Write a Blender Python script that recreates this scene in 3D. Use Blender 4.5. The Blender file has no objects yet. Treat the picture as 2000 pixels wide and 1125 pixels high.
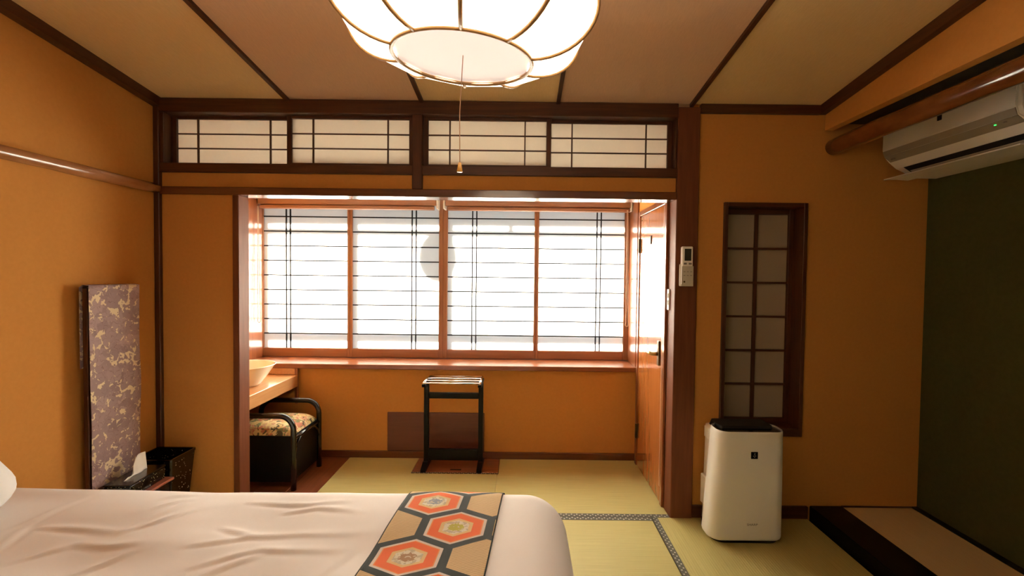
import bpy, bmesh, math, random
from mathutils import Vector, Matrix, noise
random.seed(7)
S = bpy.context.scene
COL = S.collection
# ---------------------------------------------------------------- camera, light, exposure
F = 900.0                      # focal length in pixels of a 2000 px wide frame
CAM_Z = 1.35
CX, VPY, ROLL = 1018.0, 537.5, 0.0115     # principal column, horizon row, roll
cd = bpy.data.cameras.new('camera')
cam = bpy.data.objects.new('camera', cd); COL.objects.link(cam)
cd.sensor_fit = 'HORIZONTAL'; cd.sensor_width = 36.0; cd.lens = F / 2000 * 36.0
cd.clip_start = 0.02
# world +Y lands on pixel (CX, VPY)
cd.shift_x = -(CX - 1000) / 2000
_v = Vector((0.0, -(VPY - 562.5) / F, -1.0)).normalized()   # +Y in camera axes
_up = Vector((0, 1, 0)); _up = (_up - _v * _up.dot(_v)).normalized()
_up = Matrix.Rotation(ROLL, 3, _v) @ _up                                   # roll about the view axis
_x = _v.cross(_up).normalized()
Rcw = Matrix((_x, _v, _up))            # rows: world axes in camera coords -> maps cam vec to world
cam.matrix_world = Matrix.Translation((0, 0, CAM_Z)) @ Rcw.to_4x4()
S.camera = cam

w = bpy.data.worlds.new('daylight'); S.world = w; w.use_nodes = True
w.node_tree.nodes['Background'].inputs[0].default_value = (0.78, 0.92, 1.0, 1)
w.node_tree.nodes['Background'].inputs[1].default_value = 0.75
SUN_DIR = Vector((0.30, -1.0, -0.55)).normalized()
sd = bpy.data.lights.new('sun', 'SUN'); sd.energy = 70.0; sd.angle = math.radians(0.6); sd.color = (1, 0.89, 0.74)
sun = bpy.data.objects.new('sun', sd); COL.objects.link(sun)
sun.rotation_euler = SUN_DIR.to_track_quat('-Z', 'Y').to_euler(); sun.location = (-3, 9, 5)
S.view_settings.view_transform = 'Standard'; S.view_settings.look = 'None'
S.view_settings.gamma = 1.0; S.view_settings.use_curve_mapping = False
S.view_settings.exposure = 0.8
LAMP_L = 3.2

# ---------------------------------------------------------------- room measures (metres)
XL, XR, XT = -2.028, 1.672, 2.248        # left wall, right ceiling edge, alcove (tokonoma) wall
YW, YA, YG, YB = 2.555, 3.345, 3.612, -1.3  # front wall, bay wall under sill, window plane, rear wall
XD = 0.850                             # bay right wall (door)
TH = 0.12
SLOPE = 0.124
def zc(y): return 2.298 + SLOPE * (YW - y)

# ---------------------------------------------------------------- materials
def new_mat(name):
    m = bpy.data.materials.new(name); m.use_nodes = True
    nt = m.node_tree; b = nt.nodes['Principled BSDF']
    return m, nt, b
def N(nt, typ, **kw):
    n = nt.nodes.new(typ)
    for k, v in kw.items(): setattr(n, k, v)
    return n
def setin(n, **kw):
    for k, v in kw.items(): n.inputs[k.replace('_', ' ')].default_value = v
def basic(name, col, rough=0.5, col2=None, scale=(1, 1, 1), nscale=8.0, detail=4, bump=0.0, metal=0.0, spec=0.5, coat=0.0, bdist=0.002, contrast=(0.35, 0.65)):
    m, nt, b = new_mat(name)
    b.inputs['Base Color'].default_value = (*col, 1); b.inputs['Roughness'].default_value = rough
    b.inputs['Metallic'].default_value = metal; b.inputs['Specular IOR Level'].default_value = spec
    b.inputs['Coat Weight'].default_value = coat; b.inputs['Coat Roughness'].default_value = 0.08
    if col2 or bump:
        tc = N(nt, 'ShaderNodeTexCoord'); mp = N(nt, 'ShaderNodeMapping'); mp.inputs['Scale'].default_value = scale
        no = N(nt, 'ShaderNodeTexNoise'); no.inputs['Scale'].default_value = nscale; no.inputs['Detail'].default_value = detail
        nt.links.new(tc.outputs['Object'], mp.inputs[0]); nt.links.new(mp.outputs[0], no.inputs['Vector'])
        if col2:
            cr = N(nt, 'ShaderNodeValToRGB')
            cr.color_ramp.elements[0].position, cr.color_ramp.elements[1].position = contrast
            cr.color_ramp.elements[0].color = (*col, 1); cr.color_ramp.elements[1].color = (*col2, 1)
            nt.links.new(no.outputs['Fac'], cr.inputs[0]); nt.links.new(cr.outputs[0], b.inputs['Base Color'])
        if bump:
            bp = N(nt, 'ShaderNodeBump'); bp.inputs['Strength'].default_value = bump; bp.inputs['Distance'].default_value = bdist
            nt.links.new(no.outputs['Fac'], bp.inputs['Height']); nt.links.new(bp.outputs[0], b.inputs['Normal'])
    return m
def wood(name, c1, c2, axis='x', rough=0.35, coat=0.0, spec=0.5):
    sc = {'x': (1.2, 22, 22), 'y': (22, 1.2, 22), 'z': (22, 22, 1.2)}[axis]
    return basic(name, c1, rough, c2, sc, 3.0, 6, 0.05, 0, spec, coat, 0.001)
M = {}
M['plaster'] = basic('ochre_plaster', (0.63, 0.278, 0.066), 0.92, (0.655, 0.292, 0.070), (1, 1, 1), 60, 6, 0.25, spec=0.15, bdist=0.001)
M['plaster_green'] = basic('olive_plaster', (0.078, 0.082, 0.028), 0.95, (0.088, 0.092, 0.032), (1, 1, 1), 50, 6, 0.25, spec=0.1, bdist=0.001)
for a in 'xyz':
    M['dark_' + a] = wood('dark_wood_' + a, (0.062, 0.0175, 0.006), (0.10, 0.029, 0.009), a, 0.42)
    M['mid_' + a] = wood('red_wood_' + a, (0.235, 0.068, 0.022), (0.31, 0.095, 0.031), a, 0.28, 0.5)
    M['warm_' + a] = wood('window_wood_' + a, (0.38, 0.18, 0.098), (0.45, 0.22, 0.122), a, 0.3, 0.25)
M['post_z'] = wood('post_wood', (0.15, 0.045, 0.018), (0.19, 0.06, 0.024), 'z', 0.55, 0, 0.25)
M['lintel'] = wood('lintel_wood', (0.12, 0.037, 0.014), (0.16, 0.05, 0.019), 'x', 0.22, 0.5)
M['panel_red'] = wood('panel_wood', (0.135, 0.042, 0.022), (0.155, 0.05, 0.026), 'x', 0.45)
M['door'] = wood('door_wood', (0.42, 0.13, 0.030), (0.50, 0.165, 0.040), 'z', 0.16, 0.7)
M['counter'] = wood('counter_wood', (0.56, 0.28, 0.115), (0.62, 0.325, 0.14), 'y', 0.25, 0.3)
M['black_lacquer'] = basic('black_lacquer', (0.006, 0.005, 0.005), 0.18, spec=0.5, coat=0.3)
M['black_satin'] = basic('black_satin', (0.005, 0.0045, 0.004), 0.45, spec=0.2)
M['black_frame'] = basic('black_frame', (0.008, 0.007, 0.006), 0.4)
M['black_matte'] = basic('black_matte', (0.012, 0.010, 0.009), 0.6)
M['chrome'] = basic('chrome', (0.85, 0.83, 0.80), 0.12, metal=1.0)
M['brass'] = basic('brass', (0.55, 0.40, 0.16), 0.28, metal=1.0)
M['bronze'] = basic('bronze', (0.13, 0.085, 0.04), 0.35, metal=0.8)
M['white_plastic'] = basic('white_plastic', (0.90, 0.87, 0.80), 0.38)
M['cream_plastic'] = basic('cream_plastic', (0.62, 0.56, 0.46), 0.4)
M['grey_panel'] = basic('grey_panel', (0.33, 0.29, 0.22), 0.35)
M['lcd'] = basic('lcd', (0.045, 0.048, 0.035), 0.2)
M['grey_print'] = basic('grey_print', (0.25, 0.22, 0.19), 0.5)
M['porcelain'] = basic('porcelain', (0.85, 0.78, 0.62), 0.12, coat=0.5)
M['tan_ceiling'] = basic('tan_ceiling', (0.80, 0.555, 0.27), 0.85, (0.84, 0.59, 0.295), (60, 1.0, 60), 4, 4, 0.05, spec=0.2)
M['pink_ceiling'] = basic('pink_ceiling', (0.70, 0.45, 0.29), 0.85, (0.74, 0.48, 0.31), (60, 1.0, 60), 4, 4, 0.05, spec=0.2)
M['bounce_cream'] = basic('bounce_cream_mat', (0.84, 0.78, 0.68), 0.8, (0.87, 0.81, 0.71), (1, 30, 30), 3, 3)  # pale tone for unseen surfaces, chosen to bounce more light
M['duvet'] = basic('duvet', (0.85, 0.775, 0.735), 0.75, (0.88, 0.80, 0.76), (1, 1, 1), 3, 3, spec=0.25)
M['duvet'].node_tree.nodes['Principled BSDF'].inputs['Sheen Weight'].default_value = 0.1
M['linen'] = basic('linen', (0.82, 0.80, 0.79), 0.8, (0.86, 0.84, 0.82), (1, 1, 1), 9, 3, 0.1)
M['tissue'] = basic('tissue', (0.88, 0.84, 0.76), 0.9, (0.92, 0.88, 0.80), (1, 1, 1), 12, 3, 0.1)
M['cord'] = basic('cord', (0.62, 0.36, 0.22), 0.7)
M['blind_cord'] = basic('blind_cord', (0.75, 0.60, 0.45), 0.7)
M['amber'] = basic('amber_knob', (0.85, 0.42, 0.08), 0.25)
M['rib'] = basic('lamp_rib', (0.55, 0.31, 0.12), 0.4)
M['mattress'] = basic('mattress', (0.36, 0.22, 0.10), 0.8, (0.40, 0.25, 0.12), (1, 1, 1), 30, 3, 0.1)
M['rust_edge'] = wood('rust_edge', (0.30, 0.09, 0.05), (0.36, 0.11, 0.06), 'y', 0.3)
M['alu'] = basic('bronze_aluminium', (0.10, 0.085, 0.07), 0.5, metal=0.5)
M['bay_floor'] = wood('bay_floor_wood', (0.21, 0.062, 0.022), (0.27, 0.082, 0.03), 'y', 0.3, 0.2)
M['toko_board'] = basic('toko_mat', (0.80, 0.58, 0.30), 0.7, (0.84, 0.62, 0.33), (90, 2, 90), 3, 4, 0.1)
# glossy natural logs
def log_mat(name, c1, c2):
    m = basic(name, c1, 0.16, c2, (3, 1.0, 3), 6, 5, 0.3, coat=0.6, bdist=0.004, contrast=(0.3, 0.7)); return m
M['log'] = log_mat('polished_log', (0.13, 0.036, 0.009), (0.24, 0.075, 0.02))
M['log_left'] = log_mat('polished_rail', (0.30, 0.125, 0.045), (0.48, 0.22, 0.09))

def paper_mat(name, col, trans=0.5):
    m, nt, b = new_mat(name); nt.nodes.remove(b)
    out = nt.nodes['Material Output']
    d = N(nt, 'ShaderNodeBsdfDiffuse'); t = N(nt, 'ShaderNodeBsdfTranslucent'); mx = N(nt, 'ShaderNodeMixShader')
    tc = N(nt, 'ShaderNodeTexCoord'); no = N(nt, 'ShaderNodeTexNoise'); setin(no, Scale=90.0, Detail=4.0)
    cr = N(nt, 'ShaderNodeValToRGB')
    cr.color_ramp.elements[0].color = (*[c * 0.96 for c in col], 1); cr.color_ramp.elements[1].color = (*col, 1)
    nt.links.new(tc.outputs['Object'], no.inputs['Vector']); nt.links.new(no.outputs['Fac'], cr.inputs[0])
    nt.links.new(cr.outputs[0], d.inputs[0]); nt.links.new(cr.outputs[0], t.inputs[0])
    mx.inputs[0].default_value = trans
    nt.links.new(d.outputs[0], mx.inputs[1]); nt.links.new(t.outputs[0], mx.inputs[2]); nt.links.new(mx.outputs[0], out.inputs[0])
    return m
M['paper'] = paper_mat('shoji_paper', (0.92, 0.87, 0.79), 0.42)
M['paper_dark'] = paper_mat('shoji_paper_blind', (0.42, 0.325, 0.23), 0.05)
M['film'] = paper_mat('frosted_glass', (0.90, 0.92, 0.91), 0.72)
M['film'].node_tree.nodes['Mix Shader'].inputs[0].default_value = 0.72

def emit(name, col, strength):
    m, nt, b = new_mat(name)
    b.inputs['Base Color'].default_value = (*[min(1, c) * 0.8 for c in col], 1); b.inputs['Roughness'].default_value = 0.8
    b.inputs['Emission Color'].default_value = (*col, 1); b.inputs['Emission Strength'].default_value = strength
    return m
M['shade'] = emit('lit_lamp_paper', (1.0, 0.79, 0.56), LAMP_L)
M['shade_bottom'] = emit('lit_lamp_base', (1.0, 0.86, 0.78), 0.33)
M['led'] = emit('green_led', (0.05, 1.0, 0.15), 1.2)

class X:      # tiny expression builder for shader maths
    def __init__(s, nt, v): s.nt, s.v = nt, v
    def _op(s, op, *a):
        n = s.nt.nodes.new('ShaderNodeMath'); n.operation = op
        for i, q in enumerate((s,) + a):
            q = q.v if isinstance(q, X) else q
            if isinstance(q, (int, float)): n.inputs[i].default_value = q
            else: s.nt.links.new(q, n.inputs[i])
        return X(s.nt, n.outputs[0])
    def __add__(s, o): return s._op('ADD', o)
    def __sub__(s, o): return s._op('SUBTRACT', o)
    def __mul__(s, o): return s._op('MULTIPLY', o)
    def abs(s): return s._op('ABSOLUTE')
    def max(s, o): return s._op('MAXIMUM', o)
    def min(s, o): return s._op('MINIMUM', o)
    def fmod(s, o): return s._op('FLOORED_MODULO', o)
    def lt(s, o): return s._op('LESS_THAN', o)
    def sin(s): return s._op('SINE')
def mixc(nt, fac, a, b):
    n = nt.nodes.new('ShaderNodeMix'); n.data_type = 'RGBA'
    fac = fac.v if isinstance(fac, X) else fac
    if isinstance(fac, (int, float)): n.inputs[0].default_value = fac
    else: nt.links.new(fac, n.inputs[0])
    for i, q in ((6, a), (7, b)):
        if isinstance(q, tuple): n.inputs[i].default_value = (*q, 1)
        else: nt.links.new(q, n.inputs[i])
    return n.outputs[2]

def tatami_mat(name, axis):         # axis: direction the fine ridges run along
    m, nt, b = new_mat(name)
    tc = N(nt, 'ShaderNodeTexCoord'); sp = N(nt, 'ShaderNodeSeparateXYZ'); nt.links.new(tc.outputs['Object'], sp.inputs[0])
    across = X(nt, sp.outputs['Y' if axis == 'x' else 'X']); along = X(nt, sp.outputs['X' if axis == 'x' else 'Y'])
    ridge = (across * (2 * math.pi / 0.0125)).sin()
    no = N(nt, 'ShaderNodeTexNoise'); mp = N(nt, 'ShaderNodeMapping')
    mp.inputs['Scale'].default_value = (2, 160, 1) if axis == 'x' else (160, 2, 1)
    nt.links.new(tc.outputs['Object'], mp.inputs[0]); nt.links.new(mp.outputs[0], no.inputs['Vector']); setin(no, Scale=2.0, Detail=4.0)
    cr = N(nt, 'ShaderNodeValToRGB'); cr.color_ramp.elements[0].position = .3; cr.color_ramp.elements[1].position = .7
    cr.color_ramp.elements[0].color = (0.47, 0.395, 0.125, 1); cr.color_ramp.elements[1].color = (0.58, 0.50, 0.175, 1)
    nt.links.new(no.outputs['Fac'], cr.inputs[0])
    c = mixc(nt, ridge * 0.10 + 0.10, cr.outputs[0], (0.70, 0.57, 0.28))
    nt.links.new(c, b.inputs['Base Color']); b.inputs['Roughness'].default_value = 0.55; b.inputs['Specular IOR Level'].default_value = 0.35
    bp = N(nt, 'ShaderNodeBump'); setin(bp, Strength=0.35, Distance=0.0015)
    h = ridge * 0.4 + X(nt, no.outputs['Fac'])
    nt.links.new(h.v, bp.inputs['Height']); nt.links.new(bp.outputs[0], b.inputs['Normal'])
    return m
M['tatami_x'] = tatami_mat('tatami_rush_x', 'x'); M['tatami_y'] = tatami_mat('tatami_rush_y', 'y')

def heri_mat(name, axis, c0):       # woven border with two staggered rows of pale dots
    m, nt, b = new_mat(name)
    tc = N(nt, 'ShaderNodeTexCoord'); sp = N(nt, 'ShaderNodeSeparateXYZ'); nt.links.new(tc.outputs['Object'], sp.inputs[0])
    l = X(nt, sp.outputs['X' if axis == 'x' else 'Y']); t = X(nt, sp.outputs['Y' if axis == 'x' else 'X']) - c0
    P = 0.030
    def dots(off_l, off_t):
        dl = (l + off_l).fmod(P) - P / 2; dt = t - off_t
        return (dl * dl + dt * dt).lt(0.0042 ** 2)
    k = dots(0, -0.0065).max(dots(P / 2, 0.0065))
    c = mixc(nt, k, (0.105, 0.098, 0.068), (0.62, 0.58, 0.46))
    nt.links.new(c, b.inputs['Base Color']); b.inputs['Roughness'].default_value = 0.7
    return m

# ---------------------------------------------------------------- mesh helpers
def obj(name, bm, mat, parent=None, smooth=False, label=None, cat=None, group=None, kind=None):
    bmesh.ops.recalc_face_normals(bm, faces=bm.faces[:])
    me = bpy.data.meshes.new(name); bm.to_mesh(me); bm.free()
    for mm in (mat if isinstance(mat, (list, tuple)) else [mat]): me.materials.append(M[mm] if isinstance(mm, str) else mm)
    if smooth:
        for p in me.polygons: p.use_smooth = True
    o = bpy.data.objects.new(name, me); COL.objects.link(o)
    attach(o, parent)
    tag(o, label, cat, group, kind)
    return o
def world_of(p):
    m = Matrix.Translation(p.location) @ p.rotation_euler.to_matrix().to_4x4()
    if p.parent is not None: m = world_of(p.parent) @ p.matrix_parent_inverse @ m
    return m
def attach(o, parent):
    if parent is not None:
        o.parent = parent; o.matrix_parent_inverse = world_of(parent).inverted()
def tag(o, label=None, cat=None, group=None, kind=None):
    if label: o['label'] = label
    if cat: o['category'] = cat
    if group: o['group'] = group
    if kind: o['kind'] = kind
    return o
def thing(name, loc, label, cat, group=None, kind=None):
    o = bpy.data.objects.new(name, None); COL.objects.link(o); o.location = loc
    o.empty_display_size = 0.1
    return tag(o, label, cat, group, kind)
def BM(): return bmesh.new()
def box(bm, x0, x1, y0, y1, z0, z1, bevel=0.0, seg=1, M4=None):
    r = bmesh.ops.create_cube(bm, size=1.0)
    vs = r['verts']
    for v in vs:
        v.co = Vector(((x0 + x1) / 2 + v.co.x * (x1 - x0), (y0 + y1) / 2 + v.co.y * (y1 - y0), (z0 + z1) / 2 + v.co.z * (z1 - z0)))
        if M4 is not None: v.co = M4 @ v.co
    if bevel:
        es = list({e for v in vs for e in v.link_edges})
        bmesh.ops.bevel(bm, geom=es, offset=bevel, segments=seg, affect='EDGES', profile=0.5)
    return bm
def tube(bm, pts, r, n=10, caps=True):
    pts = [Vector(p) for p in pts]; rings = []
    rs = r if isinstance(r, (list, tuple)) else [r] * len(pts)
    t0 = (pts[1] - pts[0]).normalized()
    nrm = t0.orthogonal().normalized()
    for i, p in enumerate(pts):
        a = pts[max(i - 1, 0)]; c = pts[min(i + 1, len(pts) - 1)]
        t = (c - a).normalized(); nrm = (nrm - t * nrm.dot(t)).normalized(); bi = t.cross(nrm)
        rings.append([bm.verts.new(p + (nrm * math.cos(k * 2 * math.pi / n) + bi * math.sin(k * 2 * math.pi / n)) * rs[i]) for k in range(n)])
    for a, b in zip(rings, rings[1:]):
        for k in range(n): bm.faces.new((a[k], a[(k + 1) % n], b[(k + 1) % n], b[k]))
    if caps: bm.faces.new(rings[0][::-1]); bm.faces.new(rings[-1])
    return bm
def lathe(bm, prof, c, n=32, cap0=False, cap1=False):
    rings = []
    for r, z in prof: rings.append([bm.verts.new((c[0] + r * math.cos(k * 2 * math.pi / n), c[1] + r * math.sin(k * 2 * math.pi / n), c[2] + z)) for k in range(n)])
    for a, b in zip(rings, rings[1:]):
        for k in range(n): bm.faces.new((a[k], a[(k + 1) % n], b[(k + 1) % n], b[k]))
    if cap0: bm.faces.new(rings[0][::-1])
    if cap1: bm.faces.new(rings[-1])
    return bm
def prism(bm, poly, axis, a, b):    # extrude a 2-D polygon along an axis
    def pt(p, t):
        return {'y': (p[0], t, p[1]), 'x': (t, p[0], p[1]), 'z': (p[0], p[1], t)}[axis]
    A = [bm.verts.new(pt(p, a)) for p in poly]; B = [bm.verts.new(pt(p, b)) for p in poly]
    bm.faces.new(A[::-1]); bm.faces.new(B)
    for i in range(len(poly)): j = (i + 1) % len(poly); bm.faces.new((A[i], A[j], B[j], B[i]))
    return bm
def B(name, x0, x1, y0, y1, z0, z1, mat, parent=None, bevel=0.0, **kw):
    return obj(name, box(BM(), x0, x1, y0, y1, z0, z1, bevel), mat, parent, **kw)
def st(name, x0, x1, y0, y1, z0, z1, mat, bevel=0.0, parent=None, label=None):
    return obj(name, box(BM(), x0, x1, y0, y1, z0, z1, bevel), mat, parent, kind=None if parent else 'structure', label=label)

# ================================================================ SETTING
# ---- floor: slab, tatami mats with their borders, wooden strip
floor = st('floor', XL - 0.02, XT + 0.02, YB, YG, -0.12, -0.05, 'bay_floor', label='tatami and wood floor of the guest room')
def mat_piece(x0, x1, y0, y1, axis, name='tatami_mat'):
    return obj(name, box(BM(), x0 + .001, x1 - .001, y0 + .001, y1 - .001, -0.05, 0.0, 0.003), 'tatami_' + axis, floor)
def heri(x0, x1, y0, y1, axis, parent):
    c0 = (y0 + y1) / 2 if axis == 'x' else (x0 + x1) / 2
    obj('cloth_border', box(BM(), x0, x1, y0, y1, -0.004, 0.0016), heri_mat('border_cloth', axis, c0), parent)
XS = 0.744; HW = 0.034; YH = 2.547
m1 = mat_piece(XS, 1.625, 0.82, YW - .003, 'y'); heri(XS + .001, XS + HW, 0.82, YW - .001, 'y', m1)
m2 = mat_piece(XS - 1.8, XS, 1.72, YH, 'x'); heri(XS - 1.8, XS - .001, YH - HW, YH - .001, 'x', m2); heri(XS - 1.8, XS - .001, 1.722, 1.752, 'x', m2)
m3 = mat_piece(XL, XS - 1.8, 0.82, YH, 'y'); heri(XS - 1.8 - HW, XS - 1.801, 0.82, YH - .001, 'y', m3)
m4 = mat_piece(XS - 1.8, XS, 0.82, 1.72, 'x'); heri(XS - 1.8, XS - .001, 1.689, 1.719, 'x', m4)
m5 = mat_piece(XL, -0.16, -0.08, 0.82, 'x'); heri(XL, -0.161, 0.789, 0.819, 'x', m5)
m6 = mat_piece(-0.16, 1.625, -0.08, 0.82, 'x'); heri(-0.159, 1.625, 0.789, 0.819, 'x', m6)
m7 = mat_piece(XL, -0.16, YB, -0.08, 'x'); heri(XL, -0.161, -0.111, -0.081, 'x', m7)
m8 = mat_piece(-0.16, 1.625, YB, -0.08, 'x'); heri(-0.159, 1.625, -0.111, -0.081, 'x', m8)
# bay mats (cut around the wooden hatch)
HX0, HX1, HY0 = -0.735, -0.140, 3.085
bm = BM(); poly = [(-1.24, YH + .001), (-0.149, YH + .001), (-0.149, HY0), (HX0, HY0), (HX0, YA), (-1.24, YA)]
prism(bm, poly, 'z', -0.05, 0.0)
m9 = obj('tatami_mat', bm, 'tatami_x', floor); heri(-1.24, -0.150, YH + .001, YH + HW, 'x', m9)
bm = BM(); poly = [(-0.147, YH + .001), (XD - .002, YH + .001), (XD - .002, YA), (HX1, YA), (HX1, HY0), (-0.147, HY0)]
prism(bm, poly, 'z', -0.05, 0.0)
m10 = obj('tatami_mat', bm, 'tatami_x', floor); heri(-0.146, XD - .002, YH + .001, YH + HW, 'x', m10)
for i in range(4):
    wdt = (-1.24 - XL) / 4.0
    obj('floor_board', box(BM(), XL + i * wdt + .001, XL + (i + 1) * wdt - .001, YH + .002, YA, -0.05, -0.002, 0.002), 'bay_floor', floor)
hatch = obj('floor_hatch', box(BM(), HX0 + .003, HX1 - .003, HY0 + .003, YA - .002, -0.05, 0.001, 0.002), 'mid_x', floor)
obj('hatch_border', box(BM(), HX0 + .003, HX1 - .003, HY0 + .003, HY0 + .018, 0.0005, 0.0022), heri_mat('hatch_cloth', 'x', HY0 + .010), hatch)
obj('finger_slot', box(BM(), -0.475, -0.40, HY0 + .055, HY0 + .075, 0.0005, 0.0018), 'black_matte', hatch)

# ---- ceiling: sloping boards and battens
seams = [XL, -1.287, -0.555, 0.191, 0.923, XR + .02]
ceil = obj('ceiling', prism(BM(), [(YB, zc(YB) + .03), (YW + .1, zc(YW + .1) + .03), (YW + .1, zc(YW + .1) + .08), (YB, zc(YB) + .08)], 'x', XL - .1, XR + .1), 'tan_ceiling', kind='structure', label='sloping ceiling of tan and pinkish boards with dark battens')
for i in range(5):
    obj('ceiling_board', prism(BM(), [(YB, zc(YB)), (YW, zc(YW)), (YW, zc(YW) + .03), (YB, zc(YB) + .03)], 'x', seams[i] + .001, seams[i + 1] - .001), 'pink_ceiling' if i % 2 else 'tan_ceiling', ceil)
for x in seams[1:-1]:
    obj('ceiling_batten', prism(BM(), [(YB, zc(YB) - .016), (YW, zc(YW) - .016), (YW, zc(YW) + .002), (YB, zc(YB) + .002)], 'x', x - .010, x + .010), 'dark_y', ceil)
st('ceiling_bay', XL - .02, XD + .02, YW + TH, YG + .1, 2.38, 2.44, 'bounce_cream', label='unseen flat ceiling over the window bay, whitened to backlight the transom')
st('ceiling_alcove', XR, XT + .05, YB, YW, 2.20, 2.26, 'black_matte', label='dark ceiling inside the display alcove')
# cornice trims following the slope
def slope_trim(name, x0, x1, h, label):
    return obj(name, prism(BM(), [(YB, zc(YB) - h), (YW, zc(YW) - h), (YW, zc(YW) + .005), (YB, zc(YB) + .005)], 'x', x0, x1), 'dark_y', kind='structure', label=label)
slope_trim('trim_1', XL, XL + .045, .048, 'dark wooden cornice along the left wall')
slope_trim('trim_2', XR - .045, XR + .01, .050, 'dark wooden cornice above the hanging wall')
# ---- walls
zt = zc(YB) + .1
st('wall_left', XL - .1, XL, YB, YG + .1, -.1, zt, 'plaster', label='ochre plaster wall behind the standing mirror')
st('wall_rear', XL - .1, XT + .1, YB - .1, YB, -.1, zt, 'bounce_cream', label='unseen rear wall of the room, coloured cream to bounce light forward')  # cream is invented, to throw neutral light onto surfaces facing the rear
st('wall_alcove', XT, XT + .1, YB, YW + .15, -.1, 3.0, 'plaster_green', label='dark olive plaster back wall of the display alcove')
st('wall_hanging', XR - .012, XR + .035, YB, YW, 2.163, zt - .05, 'plaster', label='ochre hanging wall above the alcove log')
st('wall_front_left', XL, -1.595, YW + .012, YW + TH - .012, -.05, 1.775, 'plaster', label='narrow ochre wall between corner post and window bay')
# right part of the front wall with a cut for the small shoji window
SX0, SX1, SZ0, SZ1 = 1.118, 1.580, 0.464, 1.766
WF = obj('wall_front_right', box(BM(), .965, SX0, YW + .012, YW + .16, -.05, 2.37), 'plaster', kind='structure', label='ochre wall with the small dark shoji window')
for a in ((SX1, XT, -.05, 2.95), (SX0, SX1, -.05, SZ0), (SX0, SX1, SZ1, 2.5)):
    obj('plaster_panel', box(BM(), a[0], a[1], YW + .012, YW + .16, a[2], a[3]), 'plaster', WF)
st('wall_recess_back', SX0 - .05, SX1 + .05, YW + .16, YW + .2, SZ0 - .05, SZ1 + .05, 'dark_z', label='dark boarding behind the small shoji')
# posts and beams of the front wall
st('trim_3', XL, XL + .032, YW - .01, YW + TH, -.05, 2.29, 'dark_z', .004, label='dark corner post at the left of the front wall')
st('trim_4', -1.595, -1.561, YW - .008, YW + .090, -.05, 1.774, 'post_z', .003, label='wooden post at the left of the window bay')
st('trim_5', XD, .972, YW - .01, YW + .16, -.05, 2.28, 'post_z', .004, label='red-brown main post carrying the remote control')
st('trim_6', XL + .034, XD, YW - .014, YW + TH, 2.222, 2.297, 'dark_x', .003, label='dark top beam above the transom panels')
st('trim_7', .972, XR - .04, YW - .014, YW + .05, zc(YW) - .048, zc(YW), 'dark_x', .003, label='dark cornice above the right front wall')
st('trim_8', XL + .034, XD, YW - .012, YW + .10, 1.774, 1.816, 'lintel', .003, label='polished lintel over the window bay')
st('trim_9', XL + .034, XD, YW - .010, YW + .105, 1.896, 1.946, 'dark_x', .003, label='dark sill beam under the transom panels')
st('trim_10', -.606, -.549, YW - .012, YW + .10, 1.816, 2.222, 'dark_z', .003, label='short dark strut between the transom pairs')
st('trim_22', XL + .032, -1.972, YW - .004, YW + .10, 1.946, 2.222, 'dark_z', .003, label='dark side strip left of the transom panels')
st('trim_23', XD - .010, XD, YW - .004, YW + .10, 1.946, 2.222, 'dark_z', .003, label='dark side strip right of the transom panels')
st('wall_front_strip', XL + .034, -.606, YW + .012, YW + TH - .02, 1.816, 1.896, 'plaster', label='ochre strip under the left transom pair')
st('wall_front_strip_right', -.549, XD, YW + .012, YW + TH - .02, 1.816, 1.896, 'plaster', label='ochre strip under the right transom pair')
st('baseboard_front', .972, 1.625, YW - .005, YW + .012, 0, .068, 'dark_x', .002, label='dark baseboard beside the air purifier')
st('baseboard_front_left', XL + .034, -1.595, YW - .005, YW + .012, 0, .06, 'dark_x', .002, label='dark baseboard behind the waste bin')
# ---- transom shoji panels
def transom(i, x0, x1, dy, label):
    y = YW + .030 + dy
    z0, z1 = 1.946, 2.222
    t = thing('window_%d' % (i + 5), ((x0 + x1) / 2, y, z0), label, None, kind='structure')
    fw = .026
    B('frame_stile', x0, x0 + fw, y, y + .022, z0, z1, 'dark_z', t, .002); B('frame_stile', x1 - fw, x1, y, y + .022, z0, z1, 'dark_z', t, .002)
    B('frame_rail', x0 + fw, x1 - fw, y, y + .022, z1 - .016, z1, 'dark_x', t, .002); B('frame_rail', x0 + fw, x1 - fw, y, y + .022, z0, z0 + .016, 'dark_x', t, .002)
    a, b = z0 + .016, z1 - .016
    B('paper', x0 + fw, x1 - fw, y + .013, y + .015, a, b, 'paper', t)
    L = x1 - x0 - 2 * fw
    for k in (1, 2): zz = a + (b - a) * k / 3; B('lattice_bar', x0 + fw, x1 - fw, y + .004, y + .0135, zz - .003, zz + .003, 'dark_x', t)
    for u in (.182, .818): xx = x0 + fw + L * u; B('lattice_bar', xx - .0035, xx + .0035, y + .003, y + .013, a, b, 'dark_z', t)
tx = [(-1.972, -1.279, .028, 'transom shoji panel next to the left corner post'), (-1.313, -.606, 0, 'transom shoji panel just left of the short strut'),
      (-.552, .158, 0, 'transom shoji panel just right of the short strut'), (.132, .840, .028, 'transom shoji panel next to the main post')]
for i, a in enumerate(tx): transom(i, a[0], a[1], a[2], a[3])
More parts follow.
